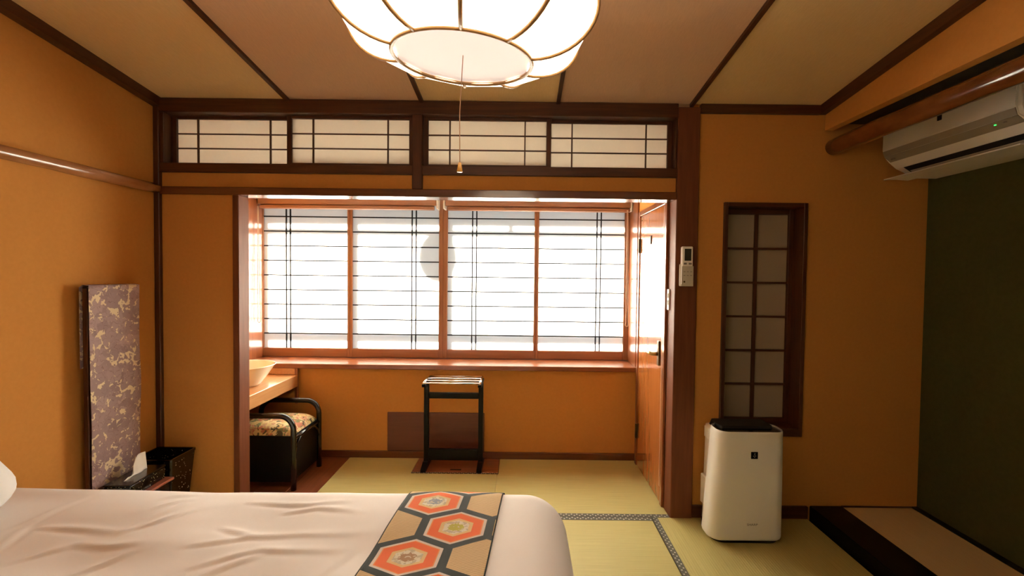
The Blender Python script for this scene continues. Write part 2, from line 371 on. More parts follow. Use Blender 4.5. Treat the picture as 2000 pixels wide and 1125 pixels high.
# ---- small dark shoji window right of the main post
sw = thing('window_9', ((SX0 + SX1) / 2, YW, SZ0), 'tall dark shoji window of twelve small panes behind the air purifier', None, kind='structure')
for nme, a in (('frame_stile', (SX0, SX0 + .022, SZ0, SZ1)), ('frame_stile', (SX1 - .022, SX1, SZ0, SZ1))): B(nme, a[0], a[1], YW - .004, YW + .14, a[2], a[3], 'dark_z', sw, .002)
for nme, a in (('frame_rail', (SX0 + .022, SX1 - .022, SZ1 - .022, SZ1)), ('frame_rail', (SX0 + .022, SX1 - .022, SZ0, SZ0 + .045))): B(nme, a[0], a[1], YW - .004, YW + .14, a[2], a[3], 'dark_x', sw, .002)
px0, px1, pz0, pz1, py = SX0 + .022, SX1 - .022, SZ0 + .045, SZ1 - .022, YW + .095
B('sash_stile', px0, px0 + .024, py, py + .03, pz0, pz1, 'dark_z', sw, .002); B('sash_stile', px1 - .024, px1, py, py + .03, pz0, pz1, 'dark_z', sw, .002)
B('sash_rail', px0 + .024, px1 - .024, py, py + .03, pz1 - .030, pz1, 'dark_x', sw, .002); B('sash_rail', px0 + .024, px1 - .024, py, py + .03, pz0, pz0 + .03, 'dark_x', sw, .002)
ax0, ax1, az0, az1 = px0 + .024, px1 - .024, pz0 + .03, pz1 - .03
for r in range(6):
    for c in range(2):
        ww = (ax1 - ax0) / 2; hh = (az1 - az0) / 6
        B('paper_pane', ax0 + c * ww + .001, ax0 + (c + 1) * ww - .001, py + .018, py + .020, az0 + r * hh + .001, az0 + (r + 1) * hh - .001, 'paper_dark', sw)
B('lattice_bar', (ax0 + ax1) / 2 - .009, (ax0 + ax1) / 2 + .009, py + .004, py + .0175, az0, az1, 'dark_z', sw)
for r in range(1, 6): zz = az0 + (az1 - az0) * r / 6; B('lattice_bar', ax0, ax1, py + .006, py + .0175, zz - .006, zz + .006, 'dark_x', sw)

# ---- window bay: wall under the sill, sill, jambs
ZS = .690
st('wall_bay', XL, XD + .1, YA + .012, YA + .1, -.05, ZS - .035, 'plaster', label='ochre wall under the window sill')
sill = st('trim_11', XL, XD, YA - .022, YG + .03, ZS - .035, ZS, 'mid_x', .004, label='polished wooden window sill')
st('baseboard_bay', XL, XD, YA - .004, YA + .012, 0, .05, 'lintel', .002, label='dark baseboard under the window')
st('trim_12', -.968, -.258, YA + .002, YA + .013, .052, .337, 'panel_red', .003, label='plain brown access panel low on the bay wall')
st('trim_13', XL, XL + .018, YA, YG - .03, ZS, 2.38, 'mid_z', .002, label='wooden reveal left of the window')
st('trim_14', XD - .012, XD, YA + .0, YG - .03, ZS, 2.38, 'mid_z', .002, label='wooden reveal right of the window')
WT = 2.0
st('trim_15', XL, XD, YG - .03, YG + .07, WT, WT + .05, 'warm_x', .003, label='wooden head rail over the window')
st('wall_bay_top', XL, XD + .1, YG - .01, YG + .1, WT + .05, 2.44, 'plaster', label='ochre wall above the window')
# ---- four sliding sashes with lattice and frosted panes
sash = [(-2.040, -1.339, -2.014, -1.359, -1.839, 'sliding window sash beside the vanity counter'),
        (-1.339, -.610, -1.319, -.644, -.856, 'sliding window sash carrying most of the round shadow'),
        (-.610, .118, -.576, .100, -.384, 'sliding window sash right of the wide centre stile'),
        (.118, .850, .136, .803, .588, 'sliding window sash beside the toilet door')]
PB = .759; DZ = .1142
for i, (ox0, ox1, gx0, gx1, vx, lab) in enumerate(sash):
    y = YG - .012
    ox0 = max(ox0, XL + .004); ox1 = min(ox1, XD - .002)
    t = thing('window_%d' % (i + 1), ((ox0 + ox1) / 2, y, ZS), lab, None, kind='structure')
    B('sash_stile', ox0, gx0, y, y + .035, ZS + .001, WT, 'warm_z', t, .003); B('sash_stile', gx1, ox1, y, y + .035, ZS + .001, WT, 'warm_z', t, .003)
    B('sash_rail', gx0, gx1, y, y + .035, ZS + .001, PB, 'warm_x', t, .003); B('sash_rail', gx0, gx1, y, y + .035, WT - .04, WT, 'warm_x', t, .003)
    B('frosted_pane', gx0 - .004, gx1 + .004, y + .016, y + .019, PB - .004, WT - .036, 'film', t)
    k = 1
    while PB + k * DZ < WT - .05:
        zz = PB + k * DZ; B('lattice_bar', gx0, gx1, y + .008, y + .0155, zz - .0046, zz + .0046, 'black_matte', t); k += 1
    for q in (0, .032): B('lattice_bar', vx + q - .0046, vx + q + .0046, y + .008, y + .0155, PB, WT - .04, 'black_matte', t)
# ---- outside: unseen added bars and a dish whose shadows fall on the panes
yo = YG + .50; dlt = yo - (YG + .006)
sx, sz = SUN_DIR.x / -SUN_DIR.y * dlt, SUN_DIR.z / -SUN_DIR.y * dlt      # shadow shift
def outer(name, x0, x1, z0, z1, lab): st(name, x0 - sx, x1 - sx, yo - .01, yo + .01, z0 - sz, z1 - sz, 'alu', label=lab)
outer('trim_16', -2.9, 1.5, 1.732, 2.30, 'unseen upper board outside the window, added to shade the panes')
outer('trim_17', -2.9, 1.5, 1.652, 1.690, 'unseen upper bar outside the window, added for its shadow')
outer('trim_18', -2.9, 1.5, .815, .872, 'unseen lower bar outside the window, added for its shadow')
outer('trim_19', -2.9, 1.5, .68, .758, 'unseen bottom bar outside the window, added for its shadow')
for j, (a, b) in enumerate(((-2.10, -1.983), (-1.345, -1.279), (-.60, -.537), (.12, .140))):
    outer('trim_%d' % (24 + j), a, b, .7, 2.2, 'unseen upright outside the window, added for its shadow')
outer('trim_28', -.10, -.07, 1.652, 1.75, 'unseen short upright outside the window, added for its shadow')
yd = YG + .95; dd = yd - YG
dxs, dzs = -.665 + SUN_DIR.x / SUN_DIR.y * dd, 1.500 + SUN_DIR.z / SUN_DIR.y * dd
disc = thing('round_shadow_caster', (dxs, yd, dzs), 'round dish outside the window, a guessed object placed to cast the soft shadow on the panes', 'disc')  # guessed object, shaped and placed only for its round shadow
bm = BM(); lathe(bm, [(.001, 0), (.06, .006), (.12, .022), (.150, .04), (.146, .045), (.12, .028), (.06, .012), (.001, .006)], (0, 0, 0), 32)
bmesh.ops.rotate(bm, verts=bm.verts, matrix=Matrix.Rotation(math.radians(-90), 3, 'X'))
for v in bm.verts: v.co.z *= 1.3
bmesh.ops.translate(bm, verts=bm.verts, vec=(dxs, yd, dzs))
obj('disc_face', bm, 'cream_plastic', disc, True)
obj('disc_post', box(BM(), dxs + .02, dxs + .05, yd + .05, yd + .08, dzs - 2.2, dzs + .1, .004), 'alu', disc)

# ---- bay right wall with door
st('wall_bay_right', XD, XD + .1, YW + .16, YG + .1, -.1, 2.44, 'plaster', label='ochre wall around the toilet door')
DY0, DY1, DZ1 = 2.700, 3.265, 1.775
dr = thing('door_1', (XD, (DY0 + DY1) / 2, 0), 'glossy orange-brown wooden door with lever handle in the window bay', None, kind='structure')
B('frame_jamb', XD - .016, XD, DY0 - .035, DY0, 0, DZ1 + .035, 'mid_z', dr, .003)
B('frame_jamb', XD - .016, XD, DY1, DY1 + .04, 0, DZ1 + .035, 'mid_z', dr, .003)
B('frame_head', XD - .016, XD, DY0, DY1, DZ1, DZ1 + .035, 'mid_y', dr, .003)
leaf = B('door_leaf', XD - .010, XD + .0, DY0 + .004, DY1 - .004, .006, DZ1 - .004, 'door', dr, .002)
B('edge_strip', XD - .013, XD - .0095, DY0 + .010, DY0 + .03, .10, 1.78, 'warm_z', leaf)
def hinge(z): 
    bm = BM(); tube(bm, [(XD - .017, DY1 - .004, z - .05), (XD - .017, DY1 - .004, z + .05)], .008, 10); box(bm, XD - .012, XD - .010, DY1 - .03, DY1 - .004, z - .045, z + .045)
    obj('hinge', bm, 'bronze', leaf)
hinge(1.565); hinge(.25)
B('lock_indicator', XD - .016, XD - .0095, 2.985, 3.01, 1.56, 1.615, 'bronze', leaf, .003)
hp = obj('handle_plate', box(BM(), XD - .022, XD - .0095, 2.752, 2.787, .815, .965, .005, 2), 'bronze', leaf)
bm = BM(); tube(bm, [(XD - .02, 2.77, .885), (XD - .06, 2.77, .885)], .011, 12); obj('handle_stem', bm, 'brass', leaf, True)
bm = BM(); tube(bm, [(XD - .058, 2.762, .885), (XD - .064, 2.80, .886), (XD - .062, 2.84, .888), (XD - .056, 2.875, .892), (XD - .05, 2.89, .897)], [.010, .011, .010, .009, .006], 12); obj('handle_lever', bm, 'brass', leaf, True)
sp_ = thing('light_switch', (XD - .012, 2.64, 1.16), 'white two-rocker light switch on the bay side of the main post', 'switch')
B('switch_plate', XD - .008, XD - .0005, 2.622, 2.655, 1.16, 1.28, 'white_plastic', sp_, .002)
for z in (1.19, 1.23): B('rocker', XD - .011, XD - .008, 2.630, 2.648, z, z + .026, 'grey_print', sp_, .001)

# ---- display alcove (tokonoma): platform frame, mat, edge strip, logs
toko = thing('floor_alcove', (1.9, .8, 0), 'raised alcove platform with black lacquered frame', None, kind='structure')
B('front_frame', 1.640, 1.822, YB, YW + .01, -.05, .070, 'black_satin', toko, .004)
B('alcove_mat', 1.822, 2.214, YB, YW + .01, -.05, .064, 'toko_board', toko)
B('edge_strip', 2.214, XT, YB, YW + .01, -.05, .072, 'black_frame', toko, .002)
B('end_strip', 1.822, 2.214, YW + .003, YW + .012, .062, .070, 'dark_x', toko)
def log(name, x, z, r, y0, y1, mat, label, amp=.05, seed=0):
    pts, rs = [], []
    n = 60
    for i in range(n + 1):
        y = y0 + (y1 - y0) * i / n
        pts.append((x + .004 * noise.noise((seed, y * 2, 0)), y, z + .003 * noise.noise((seed, 5, y * 2))))
        rs.append(r * (1 + amp * noise.noise((y * 3.5, seed, 3)) + (-.06 if (abs((y * 1.0 + seed) % .62) < .02) else 0)))
    rs[-1] *= .93
    bm = tube(BM(), pts, rs, 20)
    return obj(name, bm, mat, None, True, kind='structure', label=label)
log('trim_20', 1.712, 2.075, .045, YB, YW + .011, 'log', 'polished natural log spanning the alcove opening')
log('trim_21', XL + .020, 1.803, .028, YB, YW - .011, 'log_left', 'polished natural log rail along the left wall', seed=3)
# ================================================================ THINGS
# ---- pendant lamp
LX, LY, LZ = -.139, 1.065, 1.839
lamp = thing('pendant_lamp', (LX, LY, LZ), 'ten-ribbed white paper pendant lamp glowing above the bed', 'lamp')
NR = 10; R0, RB, HB = .158, .138, .108
prof = [(R0 + RB * math.cos(t), HB * (1 + math.sin(t))) for t in [(-90 + 180 * k / 20) * math.pi / 180 for k in range(21)]]
TILT = Matrix.Translation((LX, LY, LZ)) @ Matrix.Rotation(math.radians(3.4), 4, 'Y') @ Matrix.Rotation(math.radians(3.9), 4, 'X')
def ribpt(k, j, dr=0):
    a = (k + .67) * 2 * math.pi / NR
    r, z = prof[j]
    return TILT @ Vector(((r + dr) * math.cos(a), (r + dr) * math.sin(a), z))
for k in range(NR):
    bm = BM(); grid = []
    for j in range(len(prof)):
        a, b = ribpt(k, j), ribpt(k + 1, j); row = []
        for q in range(5):
            u = q / 4; p = a.lerp(b, u)
            row.append(bm.verts.new(p))
        grid.append(row)
    for j in range(len(prof) - 1):
        for q in range(4): bm.faces.new((grid[j][q], grid[j][q + 1], grid[j + 1][q + 1], grid[j + 1][q]))
    obj('shade_panel', bm, 'shade', lamp, True)
for k in range(NR):
    obj('rib', tube(BM(), [ribpt(k, j, .0015) for j in range(len(prof))], .0046, 8), 'rib', lamp, True)
def ring(name, r, z, rad, mat):
    bm = BM(); n = 64
    pts = [TILT @ Vector((r * math.cos(i * 2 * math.pi / n), r * math.sin(i * 2 * math.pi / n), z)) for i in range(n + 1)]
    return obj(name, tube(bm, pts, rad, 8, False), mat, lamp, True)
ring('bottom_ring', R0, 0, .0048, 'rib'); ring('top_ring', R0, 2 * HB, .0048, 'rib')
bm = BM(); n = 48
c = bm.verts.new(TILT @ Vector((0, 0, .010))); rim = [bm.verts.new(TILT @ Vector(((R0 - .002) * math.cos(i * 2 * math.pi / n), (R0 - .002) * math.sin(i * 2 * math.pi / n), .004))) for i in range(n)]
for i in range(n): bm.faces.new((c, rim[i], rim[(i + 1) % n]))
obj('bottom_diffuser', bm, 'shade_bottom', lamp, True)
top = TILT @ Vector((0, 0, 2 * HB))
bm = BM(); n = 48; c = bm.verts.new(top); rim = [bm.verts.new(TILT @ Vector(((R0 - .002) * math.cos(i * 2 * math.pi / n), (R0 - .002) * math.sin(i * 2 * math.pi / n), 2 * HB))) for i in range(n)]
for i in range(n): bm.faces.new((c, rim[i], rim[(i + 1) % n]))
obj('top_cover', bm, 'cream_plastic', lamp, True)
obj('hanging_cord', tube(BM(), [top, (LX, LY, zc(LY) - .03)], .004, 8), 'black_matte', lamp)
bm = BM(); lathe(bm, [(.001, -.035), (.035, -.032), (.048, -.02), (.05, .006)], (LX, LY, zc(LY)), 24, True, True); obj('ceiling_rose', bm, 'cream_plastic', lamp, True)
obj('pull_cord', tube(BM(), [TILT @ Vector((0, 0, .01)), (LX - .006, LY, LZ - .12), (LX - .005, LY, 1.606)], .0011, 6), 'cord', lamp)
bm = BM(); lathe(bm, [(.0015, .022), (.0035, .021), (.0065, .002), (.0065, 0), (.001, 0)], (LX - .005, LY, 1.585), 16, True, True); obj('pull_knob', bm, 'amber', lamp, True)

# ---- air conditioner on the alcove wall
AY0, AY1 = 1.835, 2.533
ac = thing('air_conditioner', (XT, (AY0 + AY1) / 2, 1.90), 'white wall air conditioner with open louvre behind the alcove log', 'air conditioner')
xf = 1.955
body = [(XT - .001, 1.90), (XT - .001, 2.185), (xf + .04, 2.185), (xf + .010, 2.172), (xf + .002, 2.15), (xf, 2.042), (xf + .010, 2.012), (xf + .045, 1.985), (xf + .085, 1.952), (xf + .17, 1.90)]
bm = prism(BM(), body, 'y', AY0, AY1)
bmesh.ops.bevel(bm, geom=[e for e in bm.edges if abs(e.verts[0].co.y - e.verts[1].co.y) < 1e-6], offset=.012, segments=3, affect='EDGES')
obj('casing', bm, 'white_plastic', ac)
def acpan(name, p, mat, y0, y1, t=.003):
    (xa, za), (xb, zb) = p; d = Vector((xb - xa, zb - za)).normalized(); nn = Vector((d.y, -d.x)) * t
    if nn.x > 0: nn = -nn
    return obj(name, prism(BM(), [(xa, za), (xb, zb), (xb + nn.x, zb + nn.y), (xa + nn.x, za + nn.y)], 'y', y0, y1), mat, ac)
acpan('front_panel', ((xf + .002, 2.150), (xf, 2.044)), 'white_plastic', AY0 + .014, AY1 - .014)
acpan('display_strip', ((xf + .0005, 2.040), (xf + .0105, 2.0115)), 'grey_panel', AY0 + .014, AY1 - .014)
acpan('lower_display', ((xf + .011, 2.0112), (xf + .044, 1.986)), 'grey_panel', AY0 + .014, AY1 - .014)
acpan('air_outlet', ((xf + .086, 1.951), (xf + .160, 1.906)), 'black_matte', AY0 + .05, AY1 - .05, .002)
obj('louvre_blade', prism(BM(), [(xf + .112, 1.930), (xf + .113, 1.934), (xf + .128, 1.925), (xf + .127, 1.921)], 'y', AY0 + .06, AY1 - .06), 'cream_plastic', ac)
fl = [(xf + .030, 1.894), (xf + .032, 1.900), (xf + .10, 1.904), (xf + .165, 1.899), (xf + .163, 1.893), (xf + .10, 1.897)]
obj('louvre_flap', prism(BM(), fl, 'y', AY0 + .02, AY1 + .015), 'white_plastic', ac)
dsp = lambda u: (xf + .011 + .033 * u - .0030, 2.0112 - .0252 * u - .002)
def on_strip(name, y, u, s, mat):
    x, z = dsp(u); bm = BM(); box(bm, x - .0015, x + .0015, y - s, y + s, z - s * .6, z + s * .6); return obj(name, bm, mat, ac)
on_strip('status_light', 1.945, .35, .004, 'led'); on_strip('symbol', 1.905, .35, .006, 'grey_print'); on_strip('maker_mark', 2.48, .5, .013, 'grey_print')
B('sensor_tag', xf - .006, xf - .001, 2.170, 2.192, 2.098, 2.14, 'black_matte', ac, .001)

# ---- remote control and holder on the post
def Bs(n, x0, x1, y0, y1, z0, z1, *a, **k): return B(n, x0 - .019, x1 - .019, y0, y1, z0 - .018, z1 - .018, *a, **k)
rc = thing('remote_control', (.925, YW - .01, 1.31), 'white remote control in a holder on the main post', 'remote control')
yb = YW - .010
Bs('holder', .888, .957, yb - .022, yb, 1.318, 1.44, 'cream_plastic', rc, .004)
Bs('handset', .894, .954, yb - .034, yb - .004, 1.325, 1.535, 'white_plastic', rc, .005)
hs = rc
Bs('screen', .907, .943, yb - .0355, yb - .0335, 1.457, 1.522, 'lcd', rc)
for x in (.903, .930): Bs('button', x, x + .016, yb - .0362, yb - .0335, 1.436, 1.446, 'grey_print', rc, .001)
Bs('flap', .892, .956, yb - .037, yb - .033, 1.318, 1.428, 'cream_plastic', rc, .001)
for r_ in range(2):
    for c_ in range(3): Bs('button', .902 + c_ * .018, .912 + c_ * .018, yb - .0378, yb - .0365, 1.395 - r_ * .02, 1.399 - r_ * .02, 'grey_panel', rc)
Bs('button', .902, .912, yb - .0378, yb - .0365, 1.338, 1.347, 'bronze', rc)

# ---- air purifier
def rrect(x0, x1, y0, y1, r, n=8):
    out = []
    for cx, cy, a0 in ((x1 - r, y1 - r, 0), (x0 + r, y1 - r, 90), (x0 + r, y0 + r, 180), (x1 - r, y0 + r, 270)):
        for k in range(n + 1): a = math.radians(a0 + 90 * k / n); out.append((cx + r * math.cos(a), cy + r * math.sin(a)))
    return out
def loft(bm, secs, cap0=True, cap1=True):
    rings = [[bm.verts.new((p[0], p[1], z)) for p in poly] for poly, z in secs]
    for a, b in zip(rings, rings[1:]):
        for k in range(len(a)): bm.faces.new((a[k], a[(k + 1) % len(a)], b[(k + 1) % len(a)], b[k]))
    if cap0: bm.faces.new(rings[0][::-1])
    if cap1: bm.faces.new(rings[-1])
    return bm
ap = thing('air_purifier', (1.16, 2.41, 0), 'white upright air purifier standing on the tatami below the dark shoji', 'air purifier')
P0, P1, Q0, Q1 = .966, 1.350, 2.290, 2.535
obj('base', loft(BM(), [(rrect(P0 + .03, P1 - .01, Q0 + .02, Q1 - .01, .06), 0), (rrect(P0 + .03, P1 - .01, Q0 + .02, Q1 - .01, .06), .03)]), 'black_matte', ap)
secs = []
for z, ins in ((.018, .012), (.024, .004), (.035, 0), (.30, .002), (.560, .006), (.570, .007), (.574, .010)):
    secs.append((rrect(P0 + ins + .034 * z / .6, P1 - ins * .3, Q0 + ins * .8, Q1 - .09, .055), z))
bm = loft(BM(), secs, True, False)
rim_in = [(rrect(P0 + .024 + .030, P1 - .014, Q0 + .03, Q1 - .098, .045), .600)]
obj('front_shell', bm, 'white_plastic', ap, True)
secs = [(rrect(P0 + .046 + .02 * z, P1 + .0 - .01, Q1 - .10, Q1, .03), z) for z in (.03, .3, .545)]
obj('rear_body', loft(BM(), secs), 'white_plastic', ap, True)
obj('side_panel', box(BM(), P0 + .040, P0 + .07, Q1 - .088, Q1 - .012, .11, .27, .004), 'white_plastic', ap)
obj('side_grip', box(BM(), P0 + .050, P0 + .08, Q1 - .09, Q1 - .02, .475, .542, .006), 'white_plastic', ap)
top_o = rrect(P0 + .049, P1 - .0065, Q0 + .018, Q1 - .092, .050)
obj('control_panel', loft(BM(), [(top_o, .560), (top_o, .566)]), 'black_lacquer', ap)
obj('air_outlet', loft(BM(), [(rrect(P0 + .072, P1 - .022, Q0 + .08, Q1 - .02, .02), .55), (rrect(P0 + .078, P1 - .028, Q0 + .09, Q1 - .03, .02), .578)]), 'black_matte', ap)
fy = Q0 + .008
lg = obj('badge', box(BM(), 1.166, 1.200, fy - .0075, fy + .012, .440, .475, .001), 'black_lacquer', ap)
bm = BM()
for dx, dz in ((0, .004), (-.005, -.003), (.005, -.002), (0, -.008), (.001, .010)): box(bm, 1.183 + dx - .002, 1.183 + dx + .002, fy - .0085, fy - .0074, .4575 + dz - .002, .4575 + dz + .002)
obj('badge_symbol', bm, 'grey_print', lg)
fc = bpy.data.curves.new('maker_name', 'FONT'); fc.body = 'SHARP'; fc.size = .016; fc.extrude = .0006; fc.align_x = 'CENTER'
fo = bpy.data.objects.new('tmp_text', fc); COL.objects.link(fo)
bpy.context.view_layer.update()
me = bpy.data.meshes.new_from_object(fo); bpy.data.objects.remove(fo)
bm = BM(); bm.from_mesh(me)
bmesh.ops.rotate(bm, verts=bm.verts, matrix=Matrix.Rotation(math.radians(90), 3, 'X'))
for v in bm.verts: v.co.x *= 1.15
bmesh.ops.translate(bm, verts=bm.verts, vec=(1.180, Q0 + .0005, .100))
obj('maker_name', bm, 'grey_print', ap)

# ---- vanity counter, basin, stool
vc = thing('vanity_counter', (-1.85, 3.0, .52), 'pale orange wooden vanity counter fixed along the bay wall', 'counter')
B('top', XL + .002, -1.615, YW + TH + .005, YA - .001, .523, .609, 'counter', vc, .003)
B('backsplash', XL + .002, -1.635, YA - .016, YA - .001, .6095, .655, 'counter', vc, .002)
B('end_bracket', -1.6345, -1.6145, YA - .024, YA - .001, .40, .6545, 'mid_z', vc, .002)
bz = thing('wash_basin', (-1.800, 3.00, .6095), 'cream conical vessel basin on the vanity counter', 'basin')
bm = BM(); lathe(bm, [(.001, .002), (.085, .0), (.095, .012), (.135, .065), (.178, .130), (.182, .133), (.178, .135), (.172, .130), (.128, .066), (.085, .022), (.001, .018)], (-1.800, 3.00, .6098), 48)
obj('bowl', bm, 'porcelain', bz, True)
bm = BM(); lathe(bm, [(.001, 0), (.02, 0), (.02, .003), (.001, .004)], (-1.800, 3.00, .629), 20); obj('drain', bm, 'chrome', bz)

sx0, sx1, sy0, sy1 = -1.80, -1.398, 2.825, 3.185
sl = thing('stool', ((sx0 + sx1) / 2, (sy0 + sy1) / 2, 0), 'black cane stool with floral cushion tucked under the vanity counter', 'stool')
def floral(name, cols, scale):
    m, nt, b = new_mat(name)
    tc = N(nt, 'ShaderNodeTexCoord'); vo = N(nt, 'ShaderNodeTexVoronoi'); setin(vo, Scale=scale); no = N(nt, 'ShaderNodeTexNoise'); setin(no, Scale=scale * .7, Detail=3.0)
    ad = N(nt, 'ShaderNodeMixRGB'); ad.inputs[0].default_value = .12
    nt.links.new(tc.outputs['Object'], ad.inputs[1]); nt.links.new(tc.outputs['Object'], no.inputs['Vector']); nt.links.new(no.outputs['Color'], ad.inputs[2]); nt.links.new(ad.outputs[0], vo.inputs['Vector'])
    cr = N(nt, 'ShaderNodeValToRGB'); cr.color_ramp.interpolation = 'CONSTANT'
    el = cr.color_ramp.elements
    for i, cc in enumerate(cols):
        e = el[i] if i < 2 else el.new(i / len(cols)); e.position = i / len(cols); e.color = (*cc, 1)
    sp = N(nt, 'ShaderNodeSeparateColor'); nt.links.new(vo.outputs['Color'], sp.inputs[0]); nt.links.new(sp.outputs[0], cr.inputs[0])
    nt.links.new(cr.outputs[0], b.inputs['Base Color']); b.inputs['Roughness'].default_value = .8
    return m
cush = floral('cushion_print', [(.62, .42, .16), (.50, .18, .10), (.66, .48, .20), (.20, .20, .07), (.70, .55, .28), (.10, .08, .04), (.55, .30, .16)], 38)
bm = BM(); nx, ny = 22, 22; g = []
for i in range(nx + 1):
    row = []
    for j in range(ny + 1):
        u, v = i / nx * 2 - 1, j / ny * 2 - 1
        h = (1 - abs(u) ** 5) ** .5 * (1 - abs(v) ** 5) ** .5 if abs(u) < 1 and abs(v) < 1 else 0
        row.append(bm.verts.new(((sx0 + sx1) / 2 + u * .190, (sy0 + sy1) / 2 + v * .170, .335 + .062 * h)))
    g.append(row)
for i in range(nx):
    for j in range(ny): bm.faces.new((g[i][j], g[i + 1][j], g[i + 1][j + 1], g[i][j + 1]))
obj('cushion', bm, cush, sl, True)
B('seat_box', sx0 + .01, sx1 - .008, sy0 + .006, sy1 - .006, .045, .336, 'black_satin', sl, .004)
def arc_loop(y):
    pts = [(sx1, y, 0.0), (sx1, y, .2), (sx1, y, .377)]
    r = .085
    for k in range(1, 9): a = math.radians(90 * k / 8); pts.append((sx1 - r + r * math.cos(a), y, .377 + r * math.sin(a)))
    for k in range(0, 9): a = math.radians(90 + 90 * k / 8); pts.append((sx0 + r + r * math.cos(a), y, .377 + r * math.sin(a)))
    pts += [(sx0, y, .2), (sx0, y, 0)]
    return pts
for y in (sy0, sy1):
    obj('arm_loop', tube(BM(), arc_loop(y), .017, 12), 'black_lacquer', sl, True)
for x in (sx0, sx1):
    obj('seat_rail', tube(BM(), [(x, sy0, .318), (x, sy1, .318)], .011, 10), 'black_lacquer', sl, True)
for (y, s) in ((sy0, 1), (sy1, -1)):
    obj('corner_brace', tube(BM(), [(sx1 + .002, y, .20), (sx1 + .004, y + s * .03, .27), (sx1 + .004, y + s * .075, .305), (sx1 + .002, y + s * .13, .316)], .008, 10), 'black_lacquer', sl, True)

# ---- luggage rack
rk = thing('luggage_rack', (-.485, 3.205, 0), 'slim black luggage rack with shiny metal top bars under the window', 'rack')
rx0, rx1 = -.652, -.272
for x in (rx0, rx1):
    B('upright', x - .016, x + .016, 3.187, 3.223, .024, .59, 'black_satin', rk, .003)
    bm = BM(); prism(bm, [(3.090, 0.0035), (3.315, 0.0035), (3.315, .02), (3.245, .045), (3.165, .045), (3.090, .022)], 'x', x - .017, x + .017); obj('foot', bm, 'black_satin', rk)
    B('top_arm', x - .012, x + .012, 3.090, 3.320, .585, .604, 'black_satin', rk, .003)
    bm = tube(BM(), [(x, 3.090, .612), (x, 3.320, .612)], .007, 8); obj('side_bar', bm, 'chrome', rk, True)
B('cross_rail', rx0 + .016, rx1 - .016, 3.195, 3.215, .482, .524, 'black_satin', rk, .003)
B('lower_rail', rx0 + .016, rx1 - .016, 3.191, 3.219, .048, .125, 'black_satin', rk, .003)
for k in range(4):
    y = 3.095 + k * .0733
    obj('top_bar', tube(BM(), [(rx0, y, .613), (rx1, y, .613)], .0055, 8), 'chrome', rk, True)

# ---- roll blinds with cords
def blind(x0, x1, lab, cords):
    yb = YG - .075
    t = thing('roll_blind', ((x0 + x1) / 2, yb, 1.84), lab, 'blind', 'wood-brown roll blinds rolled up at the window')
    bm = BM()
    B('head_box', x0, x1, yb - .032, yb + .03, 1.868, 1.925, 'warm_x', t, .004)
    obj('rolled_slats', tube(BM(), [(x0 + .02, yb, 1.858), (x1 - .02, yb, 1.858)], .022, 14), 'warm_x', t, True)
    B('bottom_bar', x0 + .02, x1 - .015, yb - .036, yb - .024, 1.838, 1.860, 'warm_x', t, .002)
    for x in cords:
        s = .022
        pts = [(x, yb - .04, 1.85), (x + .002, yb - .042, 1.4), (x + .004, yb - .045, 1.0)]
        pts += [(x + .012 + .012 * math.cos(math.radians(a)) * -1, yb - .045, .985 - .016 * math.sin(math.radians(a))) for a in range(0, 181, 30)]
        pts += [(x + .022, yb - .045, 1.02), (x + .012, yb - .042, 1.5), (x + .006, yb - .04, 1.85)]
        obj('pull_cord', tube(BM(), pts, .0022, 6), 'blind_cord', t, True)
    return t
b1 = blind(XL + .022, -.650, 'brown roll blind above the vanity side of the window', (XL + .03,))
b2 = blind(-.582, XD - .015, 'brown roll blind above the door side of the window', (XD - .055,))
for (x, p) in ((-.638, b1), (-.586, b2), (XD - .016, b2)): B('end_bracket', x - .010, x + .002, YG - .115, YG - .02, 1.845, 1.935, 'white_plastic', p, .002)

